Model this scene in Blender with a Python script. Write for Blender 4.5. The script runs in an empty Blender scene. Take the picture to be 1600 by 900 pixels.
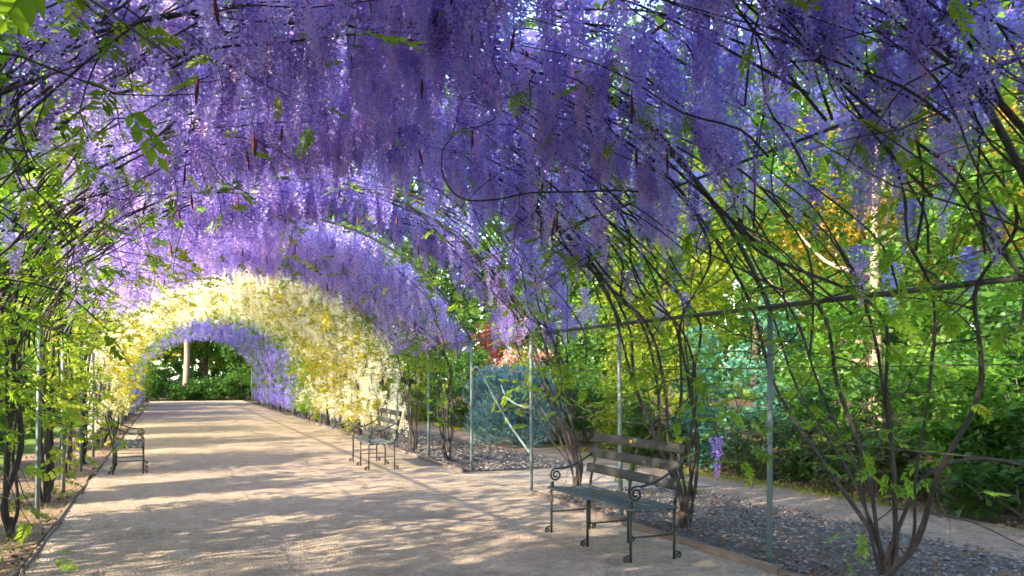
import bpy, math, random
import numpy as np
from mathutils import Vector, Matrix

random.seed(7)
RG = np.random.default_rng(7)
scene = bpy.context.scene
COL = scene.collection
PI = math.pi

# ------------------------------------------------------------------ camera
YAW = math.atan(536 / 1300)
cam_d = bpy.data.cameras.new('camera')
cam_d.sensor_width = 36
cam_d.lens = 36 * 1300 / 1600
cam_d.shift_y = 138 / 1600
cam_d.clip_start = 0.05
cam_d.clip_end = 1000
cam = bpy.data.objects.new('camera', cam_d)
cam.location = (0, 0, 1.55)
cam.rotation_euler = (PI / 2, 0, -YAW)
COL.objects.link(cam)
scene.camera = cam

# ------------------------------------------------------------------ sky, sun, exposure
SUN_EL, SUN_ROT = math.radians(24), math.radians(-103)
world = bpy.data.worlds.new('World')
scene.world = world
world.use_nodes = True
wn = world.node_tree.nodes
sky = wn.new('ShaderNodeTexSky')
sky.sky_type = 'NISHITA'
sky.sun_disc = False
sky.sun_elevation = SUN_EL
sky.sun_rotation = SUN_ROT
sky.air_density = 1.0
sky.dust_density = 1.0
world.node_tree.links.new(sky.outputs[0], wn['Background'].inputs[0])
wn['Background'].inputs[1].default_value = 0.15

sun_d = bpy.data.lights.new('sun', 'SUN')
sun_d.energy = 3.3
sun_d.angle = math.radians(0.55)
sun_d.color = (1.0, 0.84, 0.62)
sun = bpy.data.objects.new('sun', sun_d)
sv = Vector((math.sin(SUN_ROT) * math.cos(SUN_EL), math.cos(SUN_ROT) * math.cos(SUN_EL), math.sin(SUN_EL)))
sun.rotation_euler = sv.to_track_quat('Z', 'Y').to_euler()
sun.location = sv * 60
COL.objects.link(sun)

scene.view_settings.view_transform = 'Standard'
scene.view_settings.look = 'None'
scene.view_settings.exposure = 2.58
scene.view_settings.gamma = 1
scene.view_settings.use_curve_mapping = False
scene.render.engine = 'CYCLES'
cy = scene.cycles
cy.use_denoising = True
cy.use_adaptive_sampling = True
cy.adaptive_threshold = 0.03
cy.max_bounces = 6
cy.diffuse_bounces = 4
cy.glossy_bounces = 2
cy.transmission_bounces = 4
cy.transparent_max_bounces = 4
cy.sample_clamp_indirect = 6
cy.filter_width = 1.6

# ------------------------------------------------------------------ materials
def mat_new(name):
    m = bpy.data.materials.new(name)
    m.use_nodes = True
    nt = m.node_tree
    for n in list(nt.nodes):
        nt.nodes.remove(n)
    out = nt.nodes.new('ShaderNodeOutputMaterial')
    return m, nt, out

def ramp(nt, cols, src=None):
    r = nt.nodes.new('ShaderNodeValToRGB')
    e = r.color_ramp.elements
    while len(e) < len(cols):
        e.new(0.5)
    for i, c in enumerate(cols):
        e[i].position = i / (len(cols) - 1) if len(c) == 3 else c[3]
        e[i].color = (c[0], c[1], c[2], 1)
    if src is not None:
        nt.links.new(src, r.inputs[0])
    return r

def math_node(nt, op, a, b=None):
    n = nt.nodes.new('ShaderNodeMath')
    n.operation = op
    for i, v in enumerate((a, b)):
        if v is None:
            continue
        if isinstance(v, (int, float)):
            n.inputs[i].default_value = v
        else:
            nt.links.new(v, n.inputs[i])
    return n.outputs[0]

def foliage_mat(name, cols, trans=0.45, rough=0.5, island=0.5, spec=0.25, tboost=1.25):
    """petals and leaves: colour differs from piece to piece, light passes through"""
    m, nt, out = mat_new(name)
    N, L = nt.nodes, nt.links
    oi = N.new('ShaderNodeObjectInfo')
    at = N.new('ShaderNodeAttribute')
    at.attribute_name = 'rnd'
    geo = N.new('ShaderNodeNewGeometry')
    f = math_node(nt, 'FRACT', math_node(nt, 'ADD', oi.outputs['Random'], at.outputs['Fac']))
    v = math_node(nt, 'ADD', math_node(nt, 'MULTIPLY', f, 1 - island),
                  math_node(nt, 'MULTIPLY', geo.outputs['Random Per Island'], island))
    r = ramp(nt, cols, v)
    p = N.new('ShaderNodeBsdfPrincipled')
    p.inputs['Roughness'].default_value = rough
    p.inputs['Specular IOR Level'].default_value = spec
    L.new(r.outputs[0], p.inputs['Base Color'])
    g = N.new('ShaderNodeMixRGB')
    g.blend_type = 'MULTIPLY'
    g.inputs[0].default_value = 1
    g.inputs[2].default_value = (tboost, tboost, tboost * 0.9, 1)
    L.new(r.outputs[0], g.inputs[1])
    t = N.new('ShaderNodeBsdfTranslucent')
    L.new(g.outputs[0], t.inputs[0])
    mx = N.new('ShaderNodeMixShader')
    mx.inputs[0].default_value = trans
    L.new(p.outputs[0], mx.inputs[1])
    L.new(t.outputs[0], mx.inputs[2])
    L.new(mx.outputs[0], out.inputs[0])
    return m

def surf_mat(name, cols, scale=6, rough=0.8, bump=0.3, bscale=40, spec=0.3, metal=0, stretch=(1, 1, 1), detail=6, bdist=0.01, grain=0.0):
    m, nt, out = mat_new(name)
    N, L = nt.nodes, nt.links
    tc = N.new('ShaderNodeTexCoord')
    mp = N.new('ShaderNodeMapping')
    mp.inputs['Scale'].default_value = stretch
    L.new(tc.outputs['Object'], mp.inputs[0])
    no = N.new('ShaderNodeTexNoise')
    no.inputs['Scale'].default_value = scale
    no.inputs['Detail'].default_value = detail
    no.inputs['Roughness'].default_value = 0.65
    L.new(mp.outputs[0], no.inputs[0])
    r = ramp(nt, cols, no.outputs['Fac'])
    p = N.new('ShaderNodeBsdfPrincipled')
    p.inputs['Roughness'].default_value = rough
    p.inputs['Specular IOR Level'].default_value = spec
    p.inputs['Metallic'].default_value = metal
    n2 = N.new('ShaderNodeTexNoise')
    n2.inputs['Scale'].default_value = bscale
    n2.inputs['Detail'].default_value = 5
    L.new(mp.outputs[0], n2.inputs[0])
    if grain:
        # coarse grit and small stones of differing tone
        n3 = N.new('ShaderNodeTexVoronoi')
        n3.inputs['Scale'].default_value = 48
        L.new(mp.outputs[0], n3.inputs[0])
        gr = ramp(nt, [(1 - grain, 1 - grain, 1 - grain), (1, 1, 1), (1 + grain * .5, 1 + grain * .5, 1 + grain * .45)], n3.outputs['Color'])
        g2 = N.new('ShaderNodeTexNoise')
        g2.inputs['Scale'].default_value = 9
        g2.inputs['Detail'].default_value = 8
        L.new(mp.outputs[0], g2.inputs[0])
        gr2 = ramp(nt, [(1 - grain * .7,) * 3 + (.3,), (1, 1, 1, .5), (1.08, 1.06, 1.02, .7)], g2.outputs['Fac'])
        mu = r.outputs[0]
        for q in (gr, gr2):
            k = N.new('ShaderNodeMixRGB')
            k.blend_type = 'MULTIPLY'
            k.inputs[0].default_value = 1
            L.new(mu, k.inputs[1])
            L.new(q.outputs[0], k.inputs[2])
            mu = k.outputs[0]
        L.new(mu, p.inputs['Base Color'])
    else:
        L.new(r.outputs[0], p.inputs['Base Color'])
    b = N.new('ShaderNodeBump')
    b.inputs['Strength'].default_value = bump
    b.inputs['Distance'].default_value = bdist
    L.new(n2.outputs['Fac'], b.inputs['Height'])
    L.new(b.outputs[0], p.inputs['Normal'])
    L.new(p.outputs[0], out.inputs[0])
    return m

M = {}
M['violet'] = foliage_mat('violet_petals', [(.21, .115, .43, 0), (.35, .23, .65, .2), (.46, .37, .82, .44), (.56, .55, .93, .64), (.72, .50, .82, .83), (.74, .38, .60, 1)], .58, .6, .34, .15)
M['violet_sunlit'] = foliage_mat('sunlit_violet_petals', [(.24, .13, .46, 0), (.38, .25, .68, .2), (.50, .40, .84, .44), (.60, .57, .93, .64), (.78, .56, .84, .85), (.80, .50, .68, 1)], .58, .6, .34, .15)  # paler, pinker tint partly stands in for sunlight on the mid-tunnel flowers
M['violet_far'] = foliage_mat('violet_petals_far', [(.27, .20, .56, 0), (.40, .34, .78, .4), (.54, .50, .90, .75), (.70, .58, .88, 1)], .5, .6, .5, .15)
M['white'] = foliage_mat('white_petals', [(.76, .68, .45, 0), (.82, .79, .66, .25), (.84, .82, .74, .65), (.85, .84, .82, 1)], .5, .6, .5, .15)
M['vine_leaf'] = foliage_mat('young_vine_leaf', [(.07, .16, .012, 0), (.13, .25, .018, .4), (.21, .32, .02, .75), (.30, .34, .02, 1)], .55, .45, .5, .3, 1.7)
M['gold_leaf'] = foliage_mat('golden_vine_leaf', [(.20, .26, .02, 0), (.34, .34, .03, .4), (.50, .42, .04, .75), (.62, .48, .08, 1)], .5, .45, .5, .3, 1.3)
M['yellow_leaf'] = foliage_mat('yellow_green_vine_leaf', [(.12, .22, .02, 0), (.20, .30, .022, .4), (.31, .37, .03, .75), (.44, .42, .045, 1)], .55, .45, .5, .3, 1.4)
M['pod'] = surf_mat('brown_pod', [(.09, .018, .016), (.16, .035, .03)], 30, .7, .2)
M['bark'] = surf_mat('vine_bark', [(.022, .019, .02), (.055, .047, .046), (.10, .086, .08)], 14, .9, .8, 60, .2, 0, (1, 1, .25))
M['pale_bark'] = surf_mat('pale_bark', [(.20, .14, .10), (.36, .27, .20)], 6, .9, .6, 30, .2, 0, (1, 1, .2))
M['brown_bark'] = surf_mat('brown_bark', [(.05, .035, .028), (.12, .09, .07)], 8, .9, .8, 30, .2, 0, (1, 1, .2))
M['pipe'] = surf_mat('painted_steel', [(.085, .125, .13), (.13, .18, .185), (.19, .22, .21)], 9, .55, .15, 50, .4, .1)
M['rail'] = surf_mat('weathered_steel', [(.03, .035, .03), (.06, .065, .055), (.10, .10, .08)], 9, .6, .2, 50, .4, .1)
M['iron'] = surf_mat('dark_iron', [(.018, .024, .022), (.04, .045, .042)], 20, .5, .2, 60, .5, .3)
M['seat_wood'] = surf_mat('seat_timber', [(.035, .055, .058), (.07, .09, .09), (.11, .125, .12)], 12, .55, .4, 70, .4, 0, (.12, 1, 1))
M['back_wood'] = surf_mat('back_timber', [(.018, .022, .021), (.032, .036, .034), (.052, .054, .05)], 12, .6, .4, 70, .4, 0, (.12, 1, 1))
M['brass'] = surf_mat('brass', [(.45, .28, .05), (.55, .36, .08)], 20, .4, .1, 60, .5, .8)
M['timber'] = surf_mat('edging_timber', [(.085, .07, .062), (.15, .125, .112), (.21, .185, .17)], 8, .85, .6, 50, .2, 0, (1, .1, 1))
M['sand'] = surf_mat('sandy_path', [(.27, .22, .168, .22), (.39, .318, .248, .5), (.475, .398, .318, .78)], 2.2, .95, .9, 55, .1, 0, (1, 1, 1), 12, .03, .30)
M['dirt'] = surf_mat('dirt_path', [(.19, .13, .085, .25), (.28, .205, .145, .55), (.36, .28, .20, .8)], 1.6, .95, .9, 45, .1, 0, (1, 1, 1), 12, .03, .45)
M['soil'] = surf_mat('garden_soil', [(.045, .032, .02, .25), (.09, .065, .04, .5), (.10, .11, .035, .75)], .9, 1, 1, 18, .1, 0, (1, 1, 1), 10, .04)
M['mulch'] = surf_mat('mulch_bed', [(.06, .05, .042, .25), (.13, .11, .095, .5), (.21, .185, .165, .75)], 7, 1, 1, 40, .1, 0, (1, 1, 1), 12, .03)
M['chip'] = foliage_mat('wood_chip', [(.06, .048, .04), (.125, .105, .09), (.20, .175, .155), (.28, .255, .235)], 0.0, .9, .95, .1)
M['chip_brown'] = foliage_mat('brown_litter', [(.05, .03, .018), (.12, .07, .04), (.20, .12, .06)], 0, .9, 1, .1)
M['grass'] = foliage_mat('moss_grass', [(.09, .12, .01), (.19, .20, .015), (.30, .27, .02)], .4, .6, .6, .2)
M['petal_litter'] = foliage_mat('fallen_litter', [(.14, .08, .04, 0), (.26, .17, .08, .4), (.33, .26, .36, .7), (.34, .26, .40, 1)], .2, .8, 1, .1)
G = lambda n, cols, **k: M.__setitem__(n, foliage_mat(n, cols, **k))
G('dark_green', [(.015, .04, .008), (.035, .085, .012), (.07, .13, .02)], trans=.35, rough=.4)
G('mid_green', [(.028, .08, .016), (.062, .155, .028), (.12, .215, .04)], trans=.45, rough=.42)
G('bright_green', [(.045, .13, .015), (.09, .21, .02), (.16, .28, .03)], trans=.5, rough=.45)
G('lime_green', [(.11, .19, .015), (.21, .28, .02), (.33, .34, .03)], trans=.5, rough=.45)
G('gold_green', [(.22, .22, .02), (.42, .32, .04), (.55, .38, .07)], trans=.5, rough=.45)
G('blue_green', [(.06, .14, .135), (.14, .27, .265), (.29, .42, .41)], trans=.3, rough=.55)
G('red_leaf', [(.09, .012, .025), (.19, .025, .05), (.30, .06, .085)], trans=.5, rough=.45)
G('pink_bloom', [(.10, .16, .03, 0), (.14, .2, .04, .3), (.66, .34, .33, .45), (.78, .56, .48, 1)], trans=.4, rough=.6)
G('turquoise_green', [(.03, .12, .07), (.07, .22, .14), (.15, .32, .20)], trans=.4, rough=.45)
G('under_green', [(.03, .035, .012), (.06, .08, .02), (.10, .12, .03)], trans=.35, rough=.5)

# ------------------------------------------------------------------ mesh helpers
def mesh_np(name, V, F, mat, rnd=None, smooth=False):
    """one mesh from numpy arrays; F is (n,3) or (n,4)"""
    me = bpy.data.meshes.new(name)
    V = np.ascontiguousarray(V, dtype=np.float32)
    F = np.ascontiguousarray(F, dtype=np.int32)
    k = F.shape[1]
    me.vertices.add(len(V))
    me.vertices.foreach_set('co', V.ravel())
    me.loops.add(F.size)
    me.loops.foreach_set('vertex_index', F.ravel())
    me.polygons.add(len(F))
    me.polygons.foreach_set('loop_start', np.arange(0, F.size, k, dtype=np.int32))
    if smooth:
        me.polygons.foreach_set('use_smooth', np.ones(len(F), dtype=bool))
    me.materials.append(mat)
    if rnd is not None:
        a = me.attributes.new('rnd', 'FLOAT', 'POINT')
        a.data.foreach_set('value', np.ascontiguousarray(rnd, dtype=np.float32))
    me.update(calc_edges=True)
    return me

def link(name, me, parent=None, loc=None):
    o = bpy.data.objects.new(name, me)
    COL.objects.link(o)
    if parent is not None:
        o.parent = parent
    if loc is not None:
        o.location = loc
    return o

def tag(o, label=None, cat=None, group=None, kind=None):
    if label: o['label'] = label
    if cat: o['category'] = cat
    if group: o['group'] = group
    if kind: o['kind'] = kind
    return o

def empty(name, loc=(0, 0, 0), rz=0):
    o = bpy.data.objects.new(name, None)
    COL.objects.link(o)
    o.location = loc
    o.rotation_euler = (0, 0, rz)
    o.empty_display_size = 0.1
    return o

class MB:
    """collects quads (tubes, boxes, strips) for ONE mesh"""
    def __init__(self):
        self.v, self.f, self.n = [], [], 0

    def add(self, V, F):
        self.v.append(np.asarray(V, float))
        self.f.append(np.asarray(F, int) + self.n)
        self.n += len(V)

    def tube(self, pts, rad, sides=6, cap=True):
        P = np.asarray(pts, float)
        n = len(P)
        R = np.full(n, rad) if np.isscalar(rad) else np.asarray(rad, float)
        T = np.gradient(P, axis=0)
        T /= np.linalg.norm(T, axis=1)[:, None] + 1e-9
        a = np.array([0, 0, 1.0]) if abs(T[0, 2]) < 0.9 else np.array([1.0, 0, 0])
        U = np.cross(T[0], a)
        U /= np.linalg.norm(U)
        ang = np.arange(sides) / sides * 2 * PI
        ca, sa = np.cos(ang)[:, None], np.sin(ang)[:, None]
        V = np.zeros((n, sides, 3))
        for i in range(n):
            U = U - T[i] * U.dot(T[i])
            U /= np.linalg.norm(U) + 1e-9
            W = np.cross(T[i], U)
            V[i] = P[i] + R[i] * (ca * U + sa * W)
        i, j = np.meshgrid(np.arange(n - 1), np.arange(sides), indexing='ij')
        j2 = (j + 1) % sides
        F = np.stack([i * sides + j, i * sides + j2, (i + 1) * sides + j2, (i + 1) * sides + j], -1).reshape(-1, 4)
        V = V.reshape(-1, 3)
        if cap and sides == 6:
            e = (n - 1) * sides
            F = np.vstack([F, [[3, 2, 1, 0], [5, 4, 3, 0], [e, e + 1, e + 2, e + 3], [e, e + 3, e + 4, e + 5]]])
        elif cap and sides == 8:
            e = (n - 1) * sides
            F = np.vstack([F, [[3, 2, 1, 0], [5, 4, 3, 0], [7, 6, 5, 0], [e, e + 1, e + 2, e + 3], [e, e + 3, e + 4, e + 5], [e, e + 5, e + 6, e + 7]]])
        self.add(V, F)
        return self

    def box(self, c, s, rot=None, bev=0.0):
        c = np.asarray(c, float)
        h = np.asarray(s, float) / 2
        b = min(bev, h.min() * 0.9)
        V, F = [], []
        # chamfered along the long axis only: an octagon swept along the longest side
        ax = int(np.argmax(h))
        o = [i for i in range(3) if i != ax]
        hx, hy = h[o[0]], h[o[1]]
        ring = [(-hx + b, -hy), (hx - b, -hy), (hx, -hy + b), (hx, hy - b), (hx - b, hy), (-hx + b, hy), (-hx, hy - b), (-hx, -hy + b)]
        for e in (-1, 1):
            for p in ring:
                q = np.zeros(3)
                q[o[0]], q[o[1]], q[ax] = p[0], p[1], e * h[ax]
                V.append(q)
        for i in range(8):
            j = (i + 1) % 8
            F.append([i, j, 8 + j, 8 + i])
        F += [[3, 2, 1, 0], [4, 3, 0, 7], [6, 5, 4, 7], [8, 9, 10, 11], [8, 11, 12, 15], [12, 13, 14, 15]]
        V = np.array(V)
        if rot is not None:
            V = V @ np.array(rot).T
        self.add(V + c, F)
        return self

    def mesh(self, name, mat, smooth=True):
        return mesh_np(name, np.vstack(self.v), np.vstack(self.f), mat, None, smooth)

    def build(self, name, mat, parent=None, smooth=True):
        return link(name, self.mesh(name, mat, smooth), parent)

def spline(pts, n):
    """Catmull-Rom through pts"""
    P = np.asarray(pts, float)
    P = np.vstack([2 * P[0] - P[1], P, 2 * P[-1] - P[-2]])
    t = np.linspace(0, len(P) - 3 - 1e-6, n)
    i = t.astype(int)
    u = (t - i)[:, None]
    a, b, c, d = P[i], P[i + 1], P[i + 2], P[i + 3]
    return 0.5 * (2 * b + (c - a) * u + (2 * a - 5 * b + 4 * c - d) * u ** 2 + (3 * b - a - 3 * c + d) * u ** 3)

def rot_rand(n, tilt=None):
    """n random rotation matrices; with tilt, the z axis stays within that angle of straight up"""
    if tilt is None:
        q = RG.normal(size=(n, 4))
        q /= np.linalg.norm(q, axis=1)[:, None]
        w, x, y, z = q.T
        return np.stack([np.stack([1 - 2 * (y * y + z * z), 2 * (x * y - w * z), 2 * (x * z + w * y)], -1),
                         np.stack([2 * (x * y + w * z), 1 - 2 * (x * x + z * z), 2 * (y * z - w * x)], -1),
                         np.stack([2 * (x * z - w * y), 2 * (y * z + w * x), 1 - 2 * (x * x + y * y)], -1)], 1)
    a, b, c = RG.uniform(0, 2 * PI, n), RG.normal(0, tilt, n), RG.uniform(0, 2 * PI, n)
    def rz(t):
        o, s, k = np.zeros(n), np.sin(t), np.cos(t)
        return np.stack([np.stack([k, -s, o], -1), np.stack([s, k, o], -1), np.stack([o, o, o + 1], -1)], 1)
    o, s, k = np.zeros(n), np.sin(b), np.cos(b)
    rx = np.stack([np.stack([o + 1, o, o], -1), np.stack([o, k, -s], -1), np.stack([o, s, k], -1)], 1)
    return rz(a) @ rx @ rz(c)

def scatter_mesh(name, base, pos, rot, scale, mat, rnd=None):
    """many copies of (V,F) joined into one mesh"""
    V0, F0 = base
    n = len(pos)
    scale = np.asarray(scale)
    if scale.ndim == 1:
        scale = np.repeat(scale[:, None], 3, 1)
    V = np.einsum('nij,nvj->nvi', rot, V0[None] * scale[:, None, :]) + pos[:, None, :]
    F = F0[None] + (np.arange(n) * len(V0))[:, None, None]
    r = None if rnd is None else np.repeat(rnd, len(V0))
    return mesh_np(name, V.reshape(-1, 3), F.reshape(-1, F0.shape[1]), mat, r)

# leaf-sized base shapes
LEAF_FOLD = (np.array([[0, 0, 0], [.28, .35, .09], [0, 1, -.05], [-.28, .35, .09], [0, .42, 0]], float),
             np.array([[0, 1, 2, 4], [0, 4, 2, 3]]))
LEAF_BED = (np.array([[0, 0, 0], [.28, .42, .10], [0, 1, -.04], [-.28, .42, -.02]], float), np.array([[0, 1, 2, 3]]))
LEAF_QUAD = (np.array([[0, -.5, 0], [.3, 0, .06], [0, .5, 0], [-.3, 0, .06]], float), np.array([[0, 1, 2, 3]]))
LEAF_MID = (np.array([[0, 0, 0], [.15, .45, .03], [0, 1, 0], [-.15, .45, .03]], float), np.array([[0, 1, 2, 3]]))
LEAF_NARROW = (np.array([[0, 0, 0], [.09, .4, .02], [0, 1, 0], [-.09, .4, .02]], float), np.array([[0, 1, 2, 3]]))

# ------------------------------------------------------------------ ground, paths
def sheet(name, x0, x1, y0, y1, z, mat, nx=2, ny=2, amp=0.0, freq=1.0, wob=0.0, kind='structure'):
    xs, ys = np.linspace(x0, x1, nx), np.linspace(y0, y1, ny)
    X, Y = np.meshgrid(xs, ys, indexing='ij')
    Z = np.full_like(X, z)
    if amp:
        for k in range(7):
            a = RG.uniform(0, 2 * PI)
            fr = freq * RG.uniform(.4, 2.2)
            Z += amp / 4 * np.sin((X * math.cos(a) + Y * math.sin(a)) * fr + RG.uniform(0, 6))
    if wob:
        e = wob * (np.sin(Y * 1.3) + np.sin(Y * 2.9 + 1) * .6)
        X = X + e * ((X - xs[0]) / (xs[-1] - xs[0]))
    V = np.stack([X, Y, Z], -1).reshape(-1, 3)
    i, j = np.meshgrid(np.arange(nx - 1), np.arange(ny - 1), indexing='ij')
    F = np.stack([i * ny + j, (i + 1) * ny + j, (i + 1) * ny + j + 1, i * ny + j + 1], -1).reshape(-1, 4)
    o = link(name, mesh_np(name, V, F, mat, None, True))
    return tag(o, kind=kind)

XC, HALF = 1.63, 2.97                       # centre line and half width of the arbour
SPRING, RAD = 2.12, 3.29                   # rail height and radius of the arch
CZ = SPRING - math.sqrt(RAD ** 2 - HALF ** 2)
PHI0 = math.asin((SPRING - CZ) / RAD)
ARC = RAD * (PI / 2 - PHI0)
S_MAX = SPRING + ARC                        # length from the ground up to the crown
POST_Y = [2.446 * (n + 2.05) - 1.897 for n in range(-2, 21)]   # index 0 is two bays behind the first post in view

sheet('ground', -400, 400, -400, 400, -0.045, M['soil'])
sheet('path', -1.08, 4.37, -8, 56, 0.0, M['sand'], 40, 260, .012, 2.6)
sheet('mulch_bed', 4.43, 6.65, -3, 10.0, -0.008, M['mulch'], 24, 120, .010, 3, .07)
sheet('cross_path', 4.39, 7.2, 9.9, 12.9, -0.018, M['sand'], 20, 24, .004, 2.6)
sheet('mulch_bed_beyond', 4.43, 6.6, 12.8, 50, -0.008, M['mulch'], 16, 200, .010, 3, .07)
sheet('garden_path', 6.3, 8.1, -4, 52, -0.026, M['dirt'], 16, 200, .006, 2.2, .05)
sheet('planted_strip', -2.6, -1.12, -4, 52, -0.008, M['dirt'], 10, 200, .03, 3)
sheet('lawn', -30, -2.5, -20, 70, -0.02, surf_mat('lawn_green', [(.05, .09, .015), (.10, .16, .02), (.16, .20, .03)], 3, 1, 1, 60), 60, 120, .03, 1)

# ------------------------------------------------------------------ timber edging
def edging(label, x, y0, y1, wig=0.0, sink=0.0):
    root = tag(empty('timber_edging', (x, y0, 0)), label, 'edging', 'timber edging along the path')
    y, k = y0, 0
    while y < y1 - .3:
        L = min(2.4, y1 - y)
        b = MB().box((0, 0, 0), (.045, L - .012, .13), None, .008).build('board', M['timber'], root, False)
        b.location = (RG.normal(0, .008) + wig * math.sin(y), y - y0 + L / 2, -.012 - sink + RG.normal(0, .006))
        b.rotation_euler = (RG.normal(0, .004), RG.normal(0, .03), RG.normal(0, .006))
        if y < 20:
            p = MB().box((0, 0, 0), (.035, .035, .26), None, .006).build('peg', M['timber'], root, False)
            p.location = (.046, y - y0 + L - .15, -.085)
        y += L
        k += 1
    return root
edging('weathered timber edging board running past the front bench', 4.40, -2.0, 9.95)
edging('timber edging beyond the cross path beside the far bench', 4.40, 12.75, 34)
edging('timber edging on the left side of the path', -1.10, -2.0, 50, .02, .036)

# ------------------------------------------------------------------ arbour frame
def wall(s):
    """a point of the arbour's outline, s metres up from the ground: (u out from the centre line, z, inward normal)"""
    if s < SPRING:
        return HALF, s, (-1.0, 0.0)
    p = PHI0 + (s - SPRING) / RAD
    return RAD * math.cos(p), CZ + RAD * math.sin(p), (-math.cos(p), -math.sin(p))

frame = tag(empty('arbour_frame', (XC, POST_Y[0], 0)), 'long tunnel arbour of thin steel posts, arched ribs and rails', 'arbour')
FO = np.array([XC, POST_Y[0], 0])
post_me = MB().tube([(0, 0, -.1), (0, 0, SPRING * .5), (0, 0, SPRING + .02)], .024, 8).mesh('post', M['pipe'])
rib_pts = []
for k in range(-20, 21):
    a = PI / 2 + k / 20 * (PI / 2 - PHI0)
    rib_pts.append((RAD * math.cos(a), 0, CZ + RAD * math.sin(a)))
rib_me = MB().tube(rib_pts, .021, 8).mesh('rib', M['rail'])
for i, y in enumerate(POST_Y):
    for sd in (-1, 1):
        o = link('post', post_me, frame, (sd * HALF, y - FO[1], 0))
        o.rotation_euler = (RG.normal(0, .008), RG.normal(0, .008), 0)
    link('arch_rib', rib_me, frame, (0, y - FO[1], 0))
Ls = POST_Y[-1] - POST_Y[0]
rail_me = MB().tube([(0, t * Ls, 0) for t in np.linspace(0, 1, 24)], .02, 8).mesh('rail', M['rail'])
for u, z in ((HALF - .045, SPRING), (-HALF + .045, SPRING)):
    link('side_rail', rail_me, frame, (u, 0, z))
for s in (SPRING + 1.2, SPRING + 2.4):
    u, z, _ = wall(s)
    for sd in (-1, 1):
        o = link('roof_rail', rail_me, frame, (sd * u, 0, z + .042))
        o.scale = (.6, 1, .6)
link('ridge_rail', rail_me, frame, (0, 0, CZ + RAD + .042))
wire_me = MB().tube([(0, t * Ls, 0) for t in np.linspace(0, 1, 12)], .005, 6).mesh('wire', M['rail'])
for z in (1.05, 1.62):
    for sd in (-1, 1):
        link('wire', wire_me, frame, (sd * (HALF + .03), 0, z))
# bent braces beside the cross path
def brace(pts, r=.018):
    P = spline(pts, 20) - FO
    MB().tube(P, r, 8).build('brace', M['pipe'], frame)
y3, y4 = POST_Y[5], POST_Y[6]
brace([(4.6, y4, 1.62), (4.64, y4 - .14, 1.70), (4.66, y4 - .45, 1.50), (4.68, y4 - 1.3, .92), (4.66, y3 + .06, .42)])
brace([(4.6, y3, 1.08), (4.66, y3 - .02, 1.0), (5.0, y3 + .15, .62), (5.3, y3 + .25, .30)], .012)
brace([(4.6, y3, 1.10), (4.5, y3 + .3, 1.16), (4.45, y3 + .55, 1.26), (4.47, y3 + .8, 1.42)], .012)

# ------------------------------------------------------------------ wisteria: flower racemes, leaves, stems
def raceme_shape(nf, seed, loose=1.0, size=1.0):
    """unit raceme hanging from the origin down to z=-1; florets of two petals each round a thin stalk"""
    r = np.random.default_rng(seed)
    b = MB().tube([(0, 0, .03), (.004, 0, -.3), (0, .004, -.65), (0, 0, -.99)], [.009, .008, .006, .003], 3, False)
    V, F = list(b.v[0]), list(b.f[0])
    n = len(V)
    for k in range(nf):
        t = (k + r.uniform(0, 1)) / nf
        z = -t * .98 - .02
        rad = (.085 * (1 - t) ** .75 + .018) * loose * r.uniform(.55, 1.1)
        a = k * 2.4 + r.normal(0, .4)
        ps = (.058 * (1 - .62 * t)) * size * r.uniform(.8, 1.25)
        c = np.array([rad * math.cos(a), rad * math.sin(a), z])
        out = np.array([math.cos(a), math.sin(a), -.35 + r.normal(0, .25)])
        out /= np.linalg.norm(out)
        sd = np.cross(out, [0, 0, 1.0])
        sd /= np.linalg.norm(sd) + 1e-9
        up = np.cross(sd, out)
        tw = r.normal(0, .5)
        sd, up = sd * math.cos(tw) + up * math.sin(tw), up * math.cos(tw) - sd * math.sin(tw)
        # banner petal, standing up, and keel, pointing out and down
        b = [c - sd * ps * .5, c + sd * ps * .5, c + sd * ps * .4 + up * ps * .85 + out * ps * .25, c - sd * ps * .4 + up * ps * .85 + out * ps * .25]
        kx = [c - sd * ps * .28, c + sd * ps * .28, c + sd * ps * .12 + out * ps * .8 - up * ps * .35, c - sd * ps * .12 + out * ps * .8 - up * ps * .35]
        V += b + kx
        F += [[n, n + 1, n + 2, n + 3], [n + 4, n + 5, n + 6, n + 7]]
        n += 8
    return np.array(V), np.array(F)

def pod_shape():
    b = MB().tube([(0, 0, .02), (.01, 0, -.3), (.0, .01, -.62), (.02, 0, -1)], [.025, .05, .06, .02], 6)
    return b.mesh('seed_pod', M['pod'])

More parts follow.
